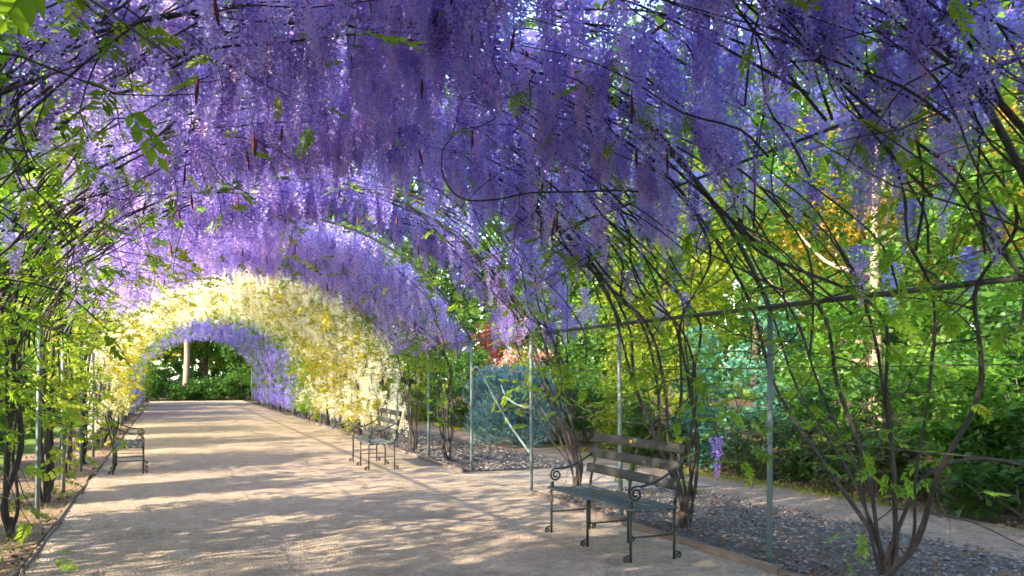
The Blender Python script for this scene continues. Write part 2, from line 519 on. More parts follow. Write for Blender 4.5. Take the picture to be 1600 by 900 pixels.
def leaf_spray(nl, seed, width=1.0, simple=False):
    """pinnate leaf along +Y, unit length, drooping"""
    r = np.random.default_rng(seed)
    V, F = [], []
    n = 0
    for k in range(nl):
        t = .25 + .75 * (k // 2) / max(1, (nl - 1) // 2)
        sd = (-1) ** k
        if k == nl - 1:
            ang, t = 0, 1.0
        else:
            ang = sd * (1.05 - .4 * t + r.normal(0, .12))
        L = .36 * r.uniform(.8, 1.15)
        base = np.array([0, t, -.28 * t * t])
        d = np.array([math.sin(ang), math.cos(ang), -.35 + r.normal(0, .2)])
        d /= np.linalg.norm(d)
        s = np.cross(d, [0, 0, 1.0]); s /= np.linalg.norm(s)
        up = np.cross(s, d)
        w = .085 * width * r.uniform(.85, 1.2)
        if simple:
            V += [base, base + d * L * .42 + s * w + up * .02, base + d * L, base + d * L * .42 - s * w - up * .02]
            F += [[n, n + 1, n + 2, n + 3]]
            n += 4
            continue
        V += [base, base + d * L * .4 + s * w + up * .025, base + d * L, base + d * L * .4 - s * w + up * .025, base + d * L * .45]
        F += [[n, n + 1, n + 2, n + 4], [n, n + 4, n + 2, n + 3]]
        n += 5
    if simple:
        return np.array(V), np.array(F)
    pts = [(0, t, -.28 * t * t) for t in (0, .5, 1.0)]
    b = MB().tube(pts, [.012, .009, .005], 4, False)
    V += list(b.v[0]); F += list(b.f[0] + n)
    return np.array(V), np.array(F)

RAC = [raceme_shape(112, 11 + k, 1.0 + .12 * (k % 3 - 1), .82) for k in range(6)]
RAC_MESH = {c: [mesh_np('flower_raceme', v, f, M[c]) for v, f in RAC] for c in ('violet',)}
RAC_MID = [raceme_shape(31, 31 + k, 1.05, 1.62) for k in range(4)]
RAC_FAR = [raceme_shape(16, 51 + k, 1.1, 2.3) for k in range(4)]
SPR = [leaf_spray(11, 71 + k) for k in range(4)]
SPR_MESH = {c: [mesh_np('leaf', v, f, M[c]) for v, f in SPR] for c in ('vine_leaf',)}
SPR_FAR = [leaf_spray(7, 91 + k, 1.6, True) for k in range(3)]
POD = pod_shape()

def to_world(side, u, y, z):
    return np.array([XC + side * u, y, z])

def surf_pt(side, s, y, off=0.0):
    u, z, nrm = wall(s)
    return to_world(side, u + nrm[0] * off, y, z + nrm[1] * off)

def vine(label, side, y0, cover, colour, near, group, base_u=.28, n_rac=200, s_lo=2.9, n_leaf=180, leaf_s=(1.2, 3.6), leaf_mat='vine_leaf',
         n_stem=6, rac_mid=False, pods=0, spread=1.0, fan=1.0, skirt=0, lo=None, thin=1.0, leaf_off=0.0, rlen=(.36, .50), s_pow=.8, canopy=0, can_lo=2.6):
    base = to_world(side, HALF + base_u, y0, 0)
    root = tag(empty('wisteria_vine', tuple(base)), label, 'vine', group)
    def local(P):
        return np.asarray(P) - base
    # ---- main stems: a vase of stems from one foot, then up and over the arch
    ends = []
    for k in range(n_stem):
        dy = spread * ((k + .5) / n_stem - .5) * 2 * fan + RG.normal(0, .12)
        s_end = RG.uniform(4.0, S_MAX + .3) if k % 3 else RG.uniform(2.6, 4.0)
        du = RG.normal(0, .06)
        pts = [base + (RG.normal(0, .03), RG.normal(0, .04), -.06),
               base + (RG.normal(0, .04) - side * .02 * k / n_stem, dy * .17 + RG.normal(0, .03), .28),
               base + (-side * base_u * .30 + RG.normal(0, .04), dy * .50 + RG.normal(0, .035), .85),
               base + (-side * base_u * .65 + RG.normal(0, .05), dy * .80 + RG.normal(0, .05), 1.45),
               surf_pt(side, 2.05, y0 + dy, RG.uniform(-.10, .06))]
        s, y = 2.05, y0 + dy
        rib_y = min(POST_Y, key=lambda q: abs(q - y))
        hug = k % 2 == 0
        while s < s_end:
            s += RG.uniform(.35, .6)
            y += RG.normal(.0, .16)
            y = min(max(y, y0 - cover * .62), y0 + cover * .62)
            if hug:
                y = rib_y + (y - rib_y) * .35
            ss = min(s, 2 * S_MAX - s)
            sd = side if s <= S_MAX else -side
            pts.append(surf_pt(sd, ss, y, RG.uniform(-.05, .12)))
        m = 10 + 5 * len(pts) if near else 4 + 2 * len(pts)
        P = spline(pts, m)
        P += np.cumsum(RG.normal(0, .0022, P.shape), 0)
        r0 = RG.uniform(.020, .034) * thin * (1.45 if hug and k % 4 == 0 else 1)
        R = np.linspace(r0, .006, m) * (1 + .12 * np.sin(np.arange(m) * .9 + k))
        MB().tube(local(P), R, 6 if near else 5, near).build('stem', M['bark'], root)
        ends.append(P)
    # foot
    if near:
        MB().tube([(0, 0, -.08), (.01, 0, .05), (0, .005, .10), (.0, .0, .17)], [.07 * thin, .058 * thin, .05 * thin, .03], 8).build('root_crown', M['bark'], root)
    # ---- thin twigs
    tw = MB()
    nt = 72 if near else 22
    twig_ends = []
    for k in range(nt):
        P = ends[RG.integers(len(ends))]
        i = RG.integers(int(len(P) * .25), len(P) - 1)
        p = P[i].copy()
        d = np.array([-side * RG.uniform(-.2, .9), RG.normal(0, .9), RG.normal(.1, .6)])
        d /= np.linalg.norm(d)
        L = RG.uniform(.35, 1.25)
        pts = [p]
        for q in range(4):
            d = d + RG.normal(0, .36, 3) + (0, 0, -.12)
            d /= np.linalg.norm(d)
            nx = pts[-1] + d * L / 4
            pts.append(nx)
        tw.tube(local(spline(pts, 9 if near else 5)), np.linspace(.0062, .0022, 9 if near else 5), 4, False)
        twig_ends += pts[2:]
    for k in range(38 if near else 10):
        s, y = RG.uniform(1.6, 4.2), y0 + RG.uniform(-.5, .5) * cover
        dy = RG.normal(.03, .13)
        off = RG.uniform(-.12, .2)
        pts = []
        for q in range(6):
            pts.append(surf_pt(side, min(s, S_MAX), y, off))
            s += RG.uniform(.25, .5)
            y += dy + RG.normal(0, .09)
            off += RG.normal(0, .05)
        tw.tube(local(spline(pts, 16 if near else 8)), np.linspace(RG.uniform(.006, .011), .003, 16 if near else 8), 5, False)
    tag(tw.build('twigs', M['bark'], root), kind='stuff')
    # ---- racemes
    def s_pick(n):
        # thicker towards the crown
        t = RG.uniform(0, 1, n) ** s_pow
        return s_lo + t * (S_MAX + .1 - s_lo)
    s = s_pick(n_rac)
    if skirt:
        s = np.concatenate([s, RG.uniform(lo or 1.9, s_lo, skirt)])
    n = len(s)
    y = y0 + RG.uniform(-cover * .54, cover * .54, n)
    if 6 < y0 < 13:
        y = np.where((np.abs(y - 9.9) < .55) & (s > 3.4), y + np.where(y < 9.9, -1.1, 1.1), y)
    o_lo, o_hi = (-.16, .05) if y0 < 18 else (-.2, .14)
    pos = np.array([surf_pt(side if a <= S_MAX else -side, min(a, 2 * S_MAX - a), b, RG.uniform(o_lo, o_hi)) for a, b in zip(s, y)])
    ln = RG.uniform(rlen[0], rlen[1], n) * np.where(s < s_lo, .75, .72 + .28 * np.clip((s - s_lo) / 1.6, 0, 1))
    if near:
        for q in range(n):
            o = link('flower_raceme', RAC_MESH['violet'][RG.integers(6)], root, tuple(local(pos[q])))
            w = RG.uniform(.58, .84)
            o.scale = (w, w, ln[q])
            o.rotation_euler = (RG.normal(0, .06), RG.normal(0, .06), RG.uniform(0, 6.28))
    else:
        shapes = RAC_MID if rac_mid else RAC_FAR
        Vs, Fs, Rs, off = [], [], [], 0
        R = rot_rand(n, .06)
        w = RG.uniform(.5, .75, n)
        for v in range(4):
            ix = np.arange(v, n, 4)
            V0, F0 = shapes[v]
            sc = np.stack([w[ix], w[ix], ln[ix]], 1)
            V = np.einsum('nij,nvj->nvi', R[ix], V0[None] * sc[:, None, :]) + local(pos[ix])[:, None, :]
            Fs.append((F0[None] + (np.arange(len(ix)) * len(V0))[:, None, None]).reshape(-1, 4) + off)
            Vs.append(V.reshape(-1, 3))
            Rs.append(np.repeat(RG.uniform(0, 1, len(ix)), len(V0)))
            off += len(ix) * len(V0)
        me = mesh_np('racemes', np.vstack(Vs), np.vstack(Fs), M[colour], np.concatenate(Rs))
        tag(link('flower_racemes', me, root), kind='stuff')
    if near:
        nu = 150
        su, yu = s_pick(nu), y0 + RG.uniform(-cover * .52, cover * .52, nu)
        yu = np.where((np.abs(yu - 9.9) < .6) & (su > 3.4), yu + np.where(yu < 9.9, -1.2, 1.2), yu)
        pu = np.array([surf_pt(side, min(a, S_MAX), b, RG.uniform(-.55, -.2)) for a, b in zip(su, yu)])
        wu = RG.uniform(.6, .8, nu)
        me = scatter_mesh('upper_racemes', RAC_MID[RG.integers(4)], local(pu), rot_rand(nu, .06), np.stack([wu, wu, RG.uniform(.35, .5, nu)], 1), M[colour], RG.uniform(0, 1, nu))
        tag(link('upper_racemes', me, root), kind='stuff')
    # ---- leaves
    m1 = int(n_leaf * .55)
    te = np.array(twig_ends)
    p1 = te[RG.integers(0, len(te), n_leaf - m1)] + RG.normal(0, .05, (n_leaf - m1, 3))
    nc = 30 if colour == 'white' else 14
    cl_s, cl_y = RG.uniform(leaf_s[0], leaf_s[1], nc), y0 + RG.uniform(-cover * .55, cover * .55, nc)
    ci = RG.integers(0, nc, m1)
    p2 = np.array([surf_pt(side, min(S_MAX, max(.5, a)), b, c) for a, b, c in zip(cl_s[ci] + RG.normal(0, .22, m1), cl_y[ci] + RG.normal(0, .25, m1), RG.normal(leaf_off, .16, m1))]).reshape(-1, 3)
    lp = np.vstack([p1, p2])
    sz = RG.uniform(.12, .21, len(lp))
    if near:
        for q in range(len(lp)):
            o = link('leaf', SPR_MESH['vine_leaf'][RG.integers(4)], root, tuple(local(lp[q])))
            o.scale = (sz[q],) * 3
            o.rotation_euler = (RG.normal(-.1, .45), RG.normal(0, .4), RG.uniform(0, 6.28))
    else:
        R = rot_rand(len(lp), .5)
        V0, F0 = SPR_FAR[0]
        tag(link('foliage', scatter_mesh('foliage', SPR_FAR[RG.integers(3)], local(lp), R, sz * 1.15, M[leaf_mat], RG.uniform(0, 1, len(lp))), root), kind='stuff')
    # ---- leaves above the flowers, on the outside of the arch
    if canopy:
        lsc = .72 if near else .85
        cp = np.array([surf_pt(side, a, b if abs(b - 9.9) > .6 or a < 3.4 else b + 1.2 * np.sign(b - 9.9), c) for a, b, c in zip(RG.uniform(can_lo, S_MAX, canopy), y0 + RG.uniform(-cover * .52, cover * .52, canopy), RG.uniform(-.42, -.08, canopy))])
        tag(link('canopy_leaves', scatter_mesh('canopy_leaves', SPR_FAR[1], local(cp), rot_rand(canopy, .5), RG.uniform(.2, .32, canopy) * lsc, M[leaf_mat], RG.uniform(0, 1, canopy)), root), kind='stuff')
    # ---- withered pods
    for q in range(pods):
        a = RG.uniform(3.6, S_MAX)
        p = surf_pt(side, a, y0 + RG.uniform(-1.2, 1.2), RG.uniform(.15, .42))
        o = link('seed_pod', POD, root, tuple(local(p)))
        k = RG.uniform(.12, .22)
        o.scale = (RG.uniform(.16, .24),) * 2 + (k,)
        o.rotation_euler = (RG.normal(0, .12), RG.normal(0, .12), RG.uniform(0, 6))
    return root

SP = 2.446
ORD = ['first', 'second', 'third', 'fourth', 'fifth', 'sixth', 'seventh', 'eighth', 'ninth']
# near stretch, violet flowers; the foot of each vine as seen along the two rows
near_right = [(0.2, .30, 'violet wisteria vine on the right row, level with the photographer', False),
              (2.55, .35, 'violet wisteria vine on the right row, arching over at the right picture edge', True),
              (4.85, .55, 'many-stemmed violet wisteria vine in the right foreground, in front of the first post', True),
              (7.25, .30, 'violet wisteria vine with dark trunk close behind the front bench backrest', True),
              (10.2, .55, 'violet wisteria vine with vase-like stems left of the front bench', True),
              (14.5, .12, 'violet wisteria vine with curved stems just beyond the cross path', False),
              (16.9, .14, 'violet wisteria vine on the right, last before the white flowers', False)]
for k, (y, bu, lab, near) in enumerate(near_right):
    vine(lab, 1, y, SP, 'violet' if y < 11 else 'violet_sunlit', near, 'violet wisteria vines of the near stretch', base_u=bu,
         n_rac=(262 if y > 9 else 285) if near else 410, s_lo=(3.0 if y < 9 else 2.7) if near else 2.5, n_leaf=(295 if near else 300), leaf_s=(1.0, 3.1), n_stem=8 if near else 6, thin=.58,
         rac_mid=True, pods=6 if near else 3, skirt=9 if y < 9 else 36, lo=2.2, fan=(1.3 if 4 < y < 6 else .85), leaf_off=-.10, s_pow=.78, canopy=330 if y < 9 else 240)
near_left = [(-0.2, .10, 'violet wisteria vine on the left row, behind the photographer', False),
             (2.2, .10, 'violet wisteria vine on the left row, just ahead of the photographer', True),
             (4.6, .10, 'violet wisteria vine whose branches fill the upper left corner', True),
             (7.0, .10, 'violet wisteria vine at the left picture edge, trunk out of view', True),
             (9.4, .10, 'leafy violet wisteria vine with foremost visible trunk on the left', True),
             (11.7, .08, 'violet wisteria vine second visible trunk on the left row', False),
             (14.1, .08, 'violet wisteria vine on the left row close before the left bench', False),
             (16.6, .08, 'violet wisteria vine on the left row behind the left bench', False)]
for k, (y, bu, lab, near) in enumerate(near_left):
    vine(lab, -1, y, SP, 'violet' if y < 11 else 'violet_sunlit', near, 'violet wisteria vines of the near stretch', base_u=bu,
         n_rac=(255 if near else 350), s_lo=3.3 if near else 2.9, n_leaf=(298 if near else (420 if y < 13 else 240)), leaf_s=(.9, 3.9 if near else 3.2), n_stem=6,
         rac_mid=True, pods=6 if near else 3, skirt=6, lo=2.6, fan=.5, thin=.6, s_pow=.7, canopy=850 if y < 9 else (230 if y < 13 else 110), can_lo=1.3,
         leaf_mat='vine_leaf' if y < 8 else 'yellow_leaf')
# middle stretch, white flowers down to the ground
k = 0
y = 19.2
while y < 33.5:
    for sd, nm in ((1, 'right'), (-1, 'left')):
        vine('white-flowered wisteria vine, %s from the near end of the %s row' % (ORD[k], nm), sd, y, SP * (1.35 if k == 0 else 1.0), 'white', False,
             'white wisteria vines of the middle stretch', base_u=.06, n_rac=330 if sd > 0 else 190, s_lo=1.2 if sd > 0 else 1.7, n_leaf=640 if sd > 0 else 380, leaf_s=(.5, 5.9), leaf_off=.18,
             leaf_mat='gold_leaf' if k < 4 else 'vine_leaf', n_stem=4, rac_mid=k < 3, skirt=70 if sd > 0 else 24, lo=.55, fan=.8, rlen=(.3, .5), canopy=80)
    y += SP
    k += 1
k = 0
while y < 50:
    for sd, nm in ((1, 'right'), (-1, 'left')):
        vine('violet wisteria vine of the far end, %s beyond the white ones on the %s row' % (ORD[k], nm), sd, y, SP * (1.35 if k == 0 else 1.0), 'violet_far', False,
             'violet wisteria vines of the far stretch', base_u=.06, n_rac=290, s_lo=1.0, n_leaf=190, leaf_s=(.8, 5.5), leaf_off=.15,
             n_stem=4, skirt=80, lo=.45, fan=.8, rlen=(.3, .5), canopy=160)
    y += SP
    k += 1

# a loose runner that loops under the near flowers
runner = [(2.14, 6.25, 3.75), (2.08, 6.27, 3.47), (2.0, 6.3, 3.32), (2.02, 6.3, 3.11), (2.15, 6.25, 2.96), (2.41, 6.25, 2.97), (2.74, 6.23, 3.05), (3.12, 6.18, 3.08), (3.59, 6.09, 3.11), (3.97, 6.04, 3.06)]
rv = [o for o in COL.objects if o.get('label', '').startswith('violet wisteria vine with dark trunk')][0]
MB().tube(spline(np.array(runner) - np.array(rv.location), 46), np.linspace(.004, .009, 46), 6).build('runner', M['bark'], rv)

fv = [o for o in COL.objects if o.get('label', '').startswith('many-stemmed')][0]
low = [(5.12, 4.85, .1), (5.18, 4.76, .42), (5.26, 4.62, .78), (5.42, 4.42, .93), (5.62, 4.2, .93), (5.85, 4.0, .84)]
MB().tube(spline(np.array(low) - np.array(fv.location), 26), np.linspace(.02, .007, 26), 6).build('stem', M['bark'], fv)
droop = [(4.75, 7.6, 2.1), (5.3, 7.9, 1.75), (5.8, 8.2, 1.3), (6.08, 8.3, .82)]
MB().tube(spline(np.array(droop) - np.array(rv.location), 18), np.linspace(.011, .005, 18), 5, False).build('runner', M['bark'], rv)
o = link('flower_raceme', RAC_MESH['violet'][1], rv, tuple(np.array(droop[-1]) - np.array(rv.location)))
o.scale = (.85, .85, .5)
for q in range(9):
    a = np.array(droop[1]) + (np.array(droop[3]) - np.array(droop[1])) * q / 8 + RG.normal(0, .02, 3)
    o = link('leaf', SPR_MESH['vine_leaf'][q % 4], rv, tuple(a - np.array(rv.location)))
    o.scale = (.17,) * 3
    o.rotation_euler = (RG.normal(-.2, .3), RG.normal(0, .3), RG.uniform(0, 6.28))

# ------------------------------------------------------------------ benches
def spiral(cx, cz, r0, r1, turns, start, n=26, dirn=1):
    out = []
    for k in range(n):
        t = k / (n - 1)
        a = start + dirn * turns * 2 * PI * t
        r = r0 + (r1 - r0) * t
        out.append((cx + r * math.cos(a), cz + r * math.sin(a)))
    return out

def make_bench():
    root = empty('garden_bench')
    # three wrought-iron frames; x along the bench, front towards -y
    for x in (-.74, 0, .74):
        t = lambda yz: [(x, a, b) for a, b in yz]
        end = abs(x) > .1
        MB().tube(t([(-.205, -.005), (-.205, .20), (-.205, .425)]), .0125, 8).build('front_leg', M['iron'], root)
        MB().tube(t([(.225, -.005), (.225, .2), (.225, .42), (.235, .47)]), .0125, 8).build('back_leg', M['iron'], root)
        MB().tube(spline(t([(.235, .47), (.262, .62), (.305, .80), (.345, .965)]), 12), .0135, 8).build('back_upright', M['iron'], root)
        MB().tube(t([(-.205, .205), (.0, .205), (.225, .205)]), .008, 6).build('stretcher', M['iron'], root)
        MB().box((x, .01, .418), (.022, .45, .014), None, .003).build('seat_bearer', M['iron'], root)
        # scrolled feet
        for yy, d in ((-.205, -1), (.225, 1)):
            sp = spiral(0, .026, .026, .008, 1.35, PI / 2 + .0, 22, 1)
            pts = [(x, yy, .07), (x, yy + d * .012, .06)] + [(x, yy + d * (.045 - p[0] * 1.0), p[1]) for p in sp]
            MB().tube(pts, .0075, 6).build('foot_scroll', M['iron'], root)
        if end:
            arm = spline([(x, .315, .81), (x, .20, .735), (x, .03, .655), (x, -.10, .625)], 14)
            ar = MB().tube(arm, .011, 8).build('armrest', M['iron'], root)
            sc = spiral(-.155, .565, .066, .016, 1.7, PI * .38, 36, 1)
            scp = [(x, -.10, .625)] + [(x, a, b) for a, b in sc]
            MB().tube(scp, .0095, 6).build('scroll', M['iron'], ar)
            MB().tube(t([(-.205, .425), (-.2, .46), (-.19, .505)]), [.016, .022, .011], 8).build('scroll_neck', M['iron'], ar)
    # seat slats
    for k in range(5):
        yy = -.185 + k * .0935
        z = .437 - .012 * math.sin(k / 4 * PI)
        MB().box((0, yy, z), (1.58, .078, .022), None, .005).build('seat_slat', M['seat_wood'], root, False)
    # back slats, leaning
    for k, (yy, z) in enumerate(((.248, .625), (.284, .775), (.322, .925))):
        a = -.24
        c, s = math.cos(a), math.sin(a)
        rot = [[1, 0, 0], [0, c, -s], [0, s, c]]
        MB().box((0, yy - .022, z), (1.56, .022, .088), rot, .005).build('back_slat', M['back_wood'], root, False)
    MB().box((-.06, .322 - .037, .928), (.045, .006, .035), None, .002).build('plaque', M['brass'], root, False)
    return root

def copy_tree(o, parent=None):
    c = o.copy()
    COL.objects.link(c)
    c.parent = parent
    for ch in list(o.children):
        copy_tree(ch, c)
    return c

b1 = make_bench()
b2 = copy_tree(b1)
b3 = copy_tree(b1)
for b, x, y, rz, lab in ((b1, 3.725, 6.74, -PI / 2 + .02, 'front garden bench on the right, dark slats on a wrought-iron frame'),
                         (b2, 3.27, 14.3, -PI / 2 - .03, 'garden bench on the right side farther down, before the white flowers'),
                         (b3, -.60, 15.2, PI / 2 + .02, 'garden bench on the left side of the path, seen end on')):
    b.location = (x, y, .006)
    b.rotation_euler = (0, 0, rz)
    tag(b, lab, 'bench', 'iron and timber garden benches')

# ------------------------------------------------------------------ shrubs and trees
def clump_cloud(centres, rads, n, flat=.8):
    ci = RG.integers(0, len(centres), n)
    d = RG.normal(size=(n, 3))
    d /= np.linalg.norm(d, axis=1)[:, None]
    r = RG.uniform(.25, 1, n) ** .45
    P = centres[ci] + d * (rads[ci] * r)[:, None] * np.array([1, 1, flat])
    return P, ci, d

def shrub(name, label, x, y, rx, h, mat, n=2600, leaf=.09, clumps=34, shape=LEAF_FOLD, cat='shrub', group=None, spiky=False, zlo=.12, stems=5, dome=False):
    root = tag(empty(name, (x, y, -.02)), label, cat, group)
    th = RG.uniform(0, 2 * PI, clumps)
    ph = RG.uniform(0, 1, clumps)
    rr = RG.uniform(.35, 1, clumps) ** .5
    cz = zlo * h + (h * (1 - zlo)) * ph * .88
    prof = np.sqrt(np.clip(1 - ((cz / h - .42) / .62) ** 2, .08, 1))
    if dome:
        prof = np.sqrt(np.clip(1 - ((cz / h - .42) / .6) ** 2, .05, 1))
        rr = RG.uniform(.5, 1, clumps) ** .5
    C = np.stack([rx * .82 * rr * prof * np.cos(th), rx * .82 * rr * prof * np.sin(th), cz], 1)
    cr = RG.uniform(.16, .34, clumps) * min(rx, h)
    P, ci, d = clump_cloud(C, cr, n)
    P[:, 2] = np.abs(P[:, 2]) + .02
    if spiky:
        # leaves point up and outwards
        dirs = d * .6 + np.array([0, 0, .8]) + (P - np.array([0, 0, h * .3])) / max(rx, h) * .6
        dirs /= np.linalg.norm(dirs, axis=1)[:, None]
        a = np.cross(dirs, RG.normal(size=(n, 3)))
        a /= np.linalg.norm(a, axis=1)[:, None]
        R = np.stack([a, dirs, np.cross(a, dirs)], -1)
    else:
        R = rot_rand(n, .75)
    crnd = RG.uniform(0, 1, clumps)
    me = scatter_mesh('foliage', shape, P, R, RG.uniform(.7, 1.25, n) * leaf, mat, crnd[ci])
    tag(link('foliage', me, root), kind='stuff')
    for k in range(stems):
        a = RG.uniform(0, 2 * PI)
        t = C[RG.integers(clumps)]
        pts = [(RG.normal(0, .05), RG.normal(0, .05), -.05), (t[0] * .35 + RG.normal(0, .05), t[1] * .35 + RG.normal(0, .05), t[2] * .5), tuple(t)]
        MB().tube(spline(pts, 8), np.linspace(.02, .006, 8), 5, False).build('stem', M['brown_bark'], root)
    return root

def tree(name, label, x, y, h, cr, mat, n=9000, leaf=.14, trunk=.16, bark='brown_bark', clear=.3, clumps=60, group=None, shape=LEAF_QUAD, cat='tree', lean=(0, 0)):
    root = tag(empty(name, (x, y, -.03)), label, cat, group)
    top = np.array([lean[0], lean[1], h * .8])
    tp = spline([(0, 0, -.1), (RG.normal(0, .06), RG.normal(0, .06), h * .25), (lean[0] * .5 + RG.normal(0, .12), lean[1] * .5 + RG.normal(0, .12), h * .55), tuple(top)], 16)
    b = MB().tube(tp, np.linspace(trunk, trunk * .3, 16) * np.concatenate([[1.35, 1.12], np.ones(14)]), 8)
    b.build('trunk', M[bark], root)
    zc = h * (1 + clear) / 2
    hz = h * (1 - clear) / 2
    C = []
    while len(C) < clumps:
        q = RG.uniform(-1, 1, 3)
        if q.dot(q) > 1 or q.dot(q) < .12:
            continue
        C.append([lean[0] + q[0] * cr * (1 + .25 * RG.normal()), lean[1] + q[1] * cr, zc + q[2] * hz])
    C = np.array(C)
    for k in range(8):
        t = C[k]
        i = int(np.clip((t[2] / h - .12) * 16, 4, 13))
        s0 = tp[i]
        mid = (s0 + t) / 2 + (0, 0, -.05 * h + RG.normal(0, .1))
        MB().tube(spline([s0, mid, t], 9), np.linspace(trunk * .42, .012, 9), 6, False).build('limb', M[bark], root)
    rad = RG.uniform(.20, .42, clumps) * min(cr, hz * 1.2)
    P, ci, d = clump_cloud(C, rad, n, .7)
    R = rot_rand(n, .8)
    me = scatter_mesh('crown', shape, P, R, RG.uniform(.7, 1.3, n) * leaf, mat, RG.uniform(0, 1, clumps)[ci])
    tag(link('crown', me, root), kind='stuff')
    return root

# right garden: the bed beyond the dirt path
shrub('rounded_shrub', 'rounded blue-green shrub standing beyond the cross path', 7.3, 17.5, 1.12, 1.85, M['blue_green'], 11000, .12, 80, LEAF_MID, spiky=True, zlo=.04, dome=True)
shrub('red_shrub', 'dark red leaved shrub behind the blue-green shrub', 9.75, 24.2, 1.2, 3.7, M['red_leaf'], 3000, .12, 40, LEAF_FOLD)
shrub('flowering_shrub', 'pale pink flowering shrub right of the red one', 9.5, 21.9, 1.1, 2.5, M['pink_bloom'], 3800, .12, 44, LEAF_QUAD, dome=True)
beds = [
    ('leafy_shrub', 'glossy dark green shrub at the right picture edge', 8.75, 6.3, .95, 1.25, 'dark_green', 3000, .12, .05),
    ('leafy_shrub', 'bright broad-leaved shrub at the right picture edge', 9.2, 7.6, 1.0, 1.9, 'bright_green', 2800, .13, .2),
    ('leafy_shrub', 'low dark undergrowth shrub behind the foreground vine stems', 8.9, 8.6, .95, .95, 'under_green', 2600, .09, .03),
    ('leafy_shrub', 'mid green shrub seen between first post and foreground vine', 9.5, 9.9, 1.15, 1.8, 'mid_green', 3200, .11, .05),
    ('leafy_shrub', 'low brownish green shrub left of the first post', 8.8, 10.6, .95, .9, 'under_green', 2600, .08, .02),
    ('leafy_shrub', 'turquoise-green shrub behind the hanging low raceme', 9.0, 12.0, 1.05, 2.0, 'turquoise_green', 3200, .10, .05),
    ('leafy_shrub', 'dark low shrub directly behind the front bench', 8.6, 13.4, 1.0, 1.2, 'dark_green', 2800, .10, .03),
    ('leafy_shrub', 'lime green shrub above the front bench backrest', 9.3, 15.2, 1.3, 2.5, 'lime_green', 3800, .11, .05),
    ('leafy_shrub', 'green shrub right of the blue-green shrub', 9.2, 17.6, 1.1, 1.9, 'mid_green', 3000, .11, .03),
    ('leafy_shrub', 'green shrub behind the far vine stems on the right', 8.6, 25.5, 1.5, 2.6, 'mid_green', 3600, .13, .03),
    ('leafy_shrub', 'yellow-green shrub behind the second right bench', 7.7, 28.6, 1.4, 2.8, 'lime_green', 3600, .13, .03),
    ('leafy_shrub', 'large mid green shrub in the second row at right edge', 11.8, 8.6, 1.7, 3.2, 'mid_green', 4600, .14, .03),
    ('leafy_shrub', 'large bright green shrub in the second row behind first post', 12.2, 11.8, 1.8, 3.4, 'bright_green', 4800, .14, .03),
    ('leafy_shrub', 'tall turquoise-green shrub in the second row behind the front bench', 11.9, 15.0, 1.7, 3.3, 'turquoise_green', 4600, .14, .03),
    ('leafy_shrub', 'tall lime green shrub in the second row left of the bench', 12.0, 18.8, 1.8, 3.8, 'lime_green', 4800, .14, .03),
    ('leafy_shrub', 'very tall green shrub in the back row at right picture edge', 13.7, 9.8, 1.6, 4.4, 'mid_green', 6000, .14, .03),
    ('leafy_shrub', 'tall green shrub far back between red shrub and bench', 12.6, 23.6, 2.0, 4.4, 'mid_green', 5000, .16, .03),
    ('leafy_shrub', 'tall bright shrub far back at the right picture edge', 16.5, 12.2, 1.8, 4.2, 'bright_green', 5000, .16, .03),
    ('leafy_shrub', 'dark green shrub closing the gap behind the pink flowers', 11.5, 27.0, 2.0, 3.6, 'dark_green', 4600, .15, .03)]
for nm, lab, x, y, rx, h, mt, n, lf, zl in beds:
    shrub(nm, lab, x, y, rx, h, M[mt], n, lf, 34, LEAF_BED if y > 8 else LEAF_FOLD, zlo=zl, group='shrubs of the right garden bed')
trees_r = [
    ('bright green garden tree at the far right of the picture', 16.0, 9.5, 8.5, 2.8, 'bright_green', 15000, .145, 'brown_bark'),
    ('green garden tree with pale trunk behind the first post', 14.8, 14.2, 9.0, 2.8, 'mid_green', 15000, .145, 'pale_bark'),
    ('golden green garden tree glowing above the right vines', 18.5, 18.0, 10.5, 3.2, 'gold_green', 15000, .155, 'pale_bark'),
    ('lime green garden tree over the front bench', 13.5, 20.5, 8.5, 2.8, 'lime_green', 15000, .145, 'brown_bark'),
    ('tall green garden tree behind the pink flowering shrub', 13.5, 28.5, 9.5, 3.2, 'mid_green', 12000, .175, 'brown_bark'),
    ('dark green garden tree near the second right bench', 9.5, 33.0, 8.0, 2.8, 'dark_green', 7000, .18, 'brown_bark'),
    ('tall golden tree in the back row at far right', 23.5, 13.0, 12.5, 3.8, 'gold_green', 14000, .21, 'pale_bark'),
    ('tall green tree in the back row at the right picture edge', 21.0, 7.5, 12.0, 3.6, 'mid_green', 13000, .20, 'brown_bark'),
    ('bright tree in the back row behind the golden ones', 20.0, 25.0, 12.0, 3.8, 'bright_green', 13000, .20, 'brown_bark'),
    ('tall mid green tree in the back row of the right garden', 24.5, 21.0, 13.0, 4.0, 'mid_green', 14000, .21, 'brown_bark')]
for lab, x, y, h, cr, mt, n, lf, bk in trees_r:
    tree('garden_tree', lab, x, y, h, cr, M[mt], n, lf, .17, bk, .22, 64, 'trees of the right garden')

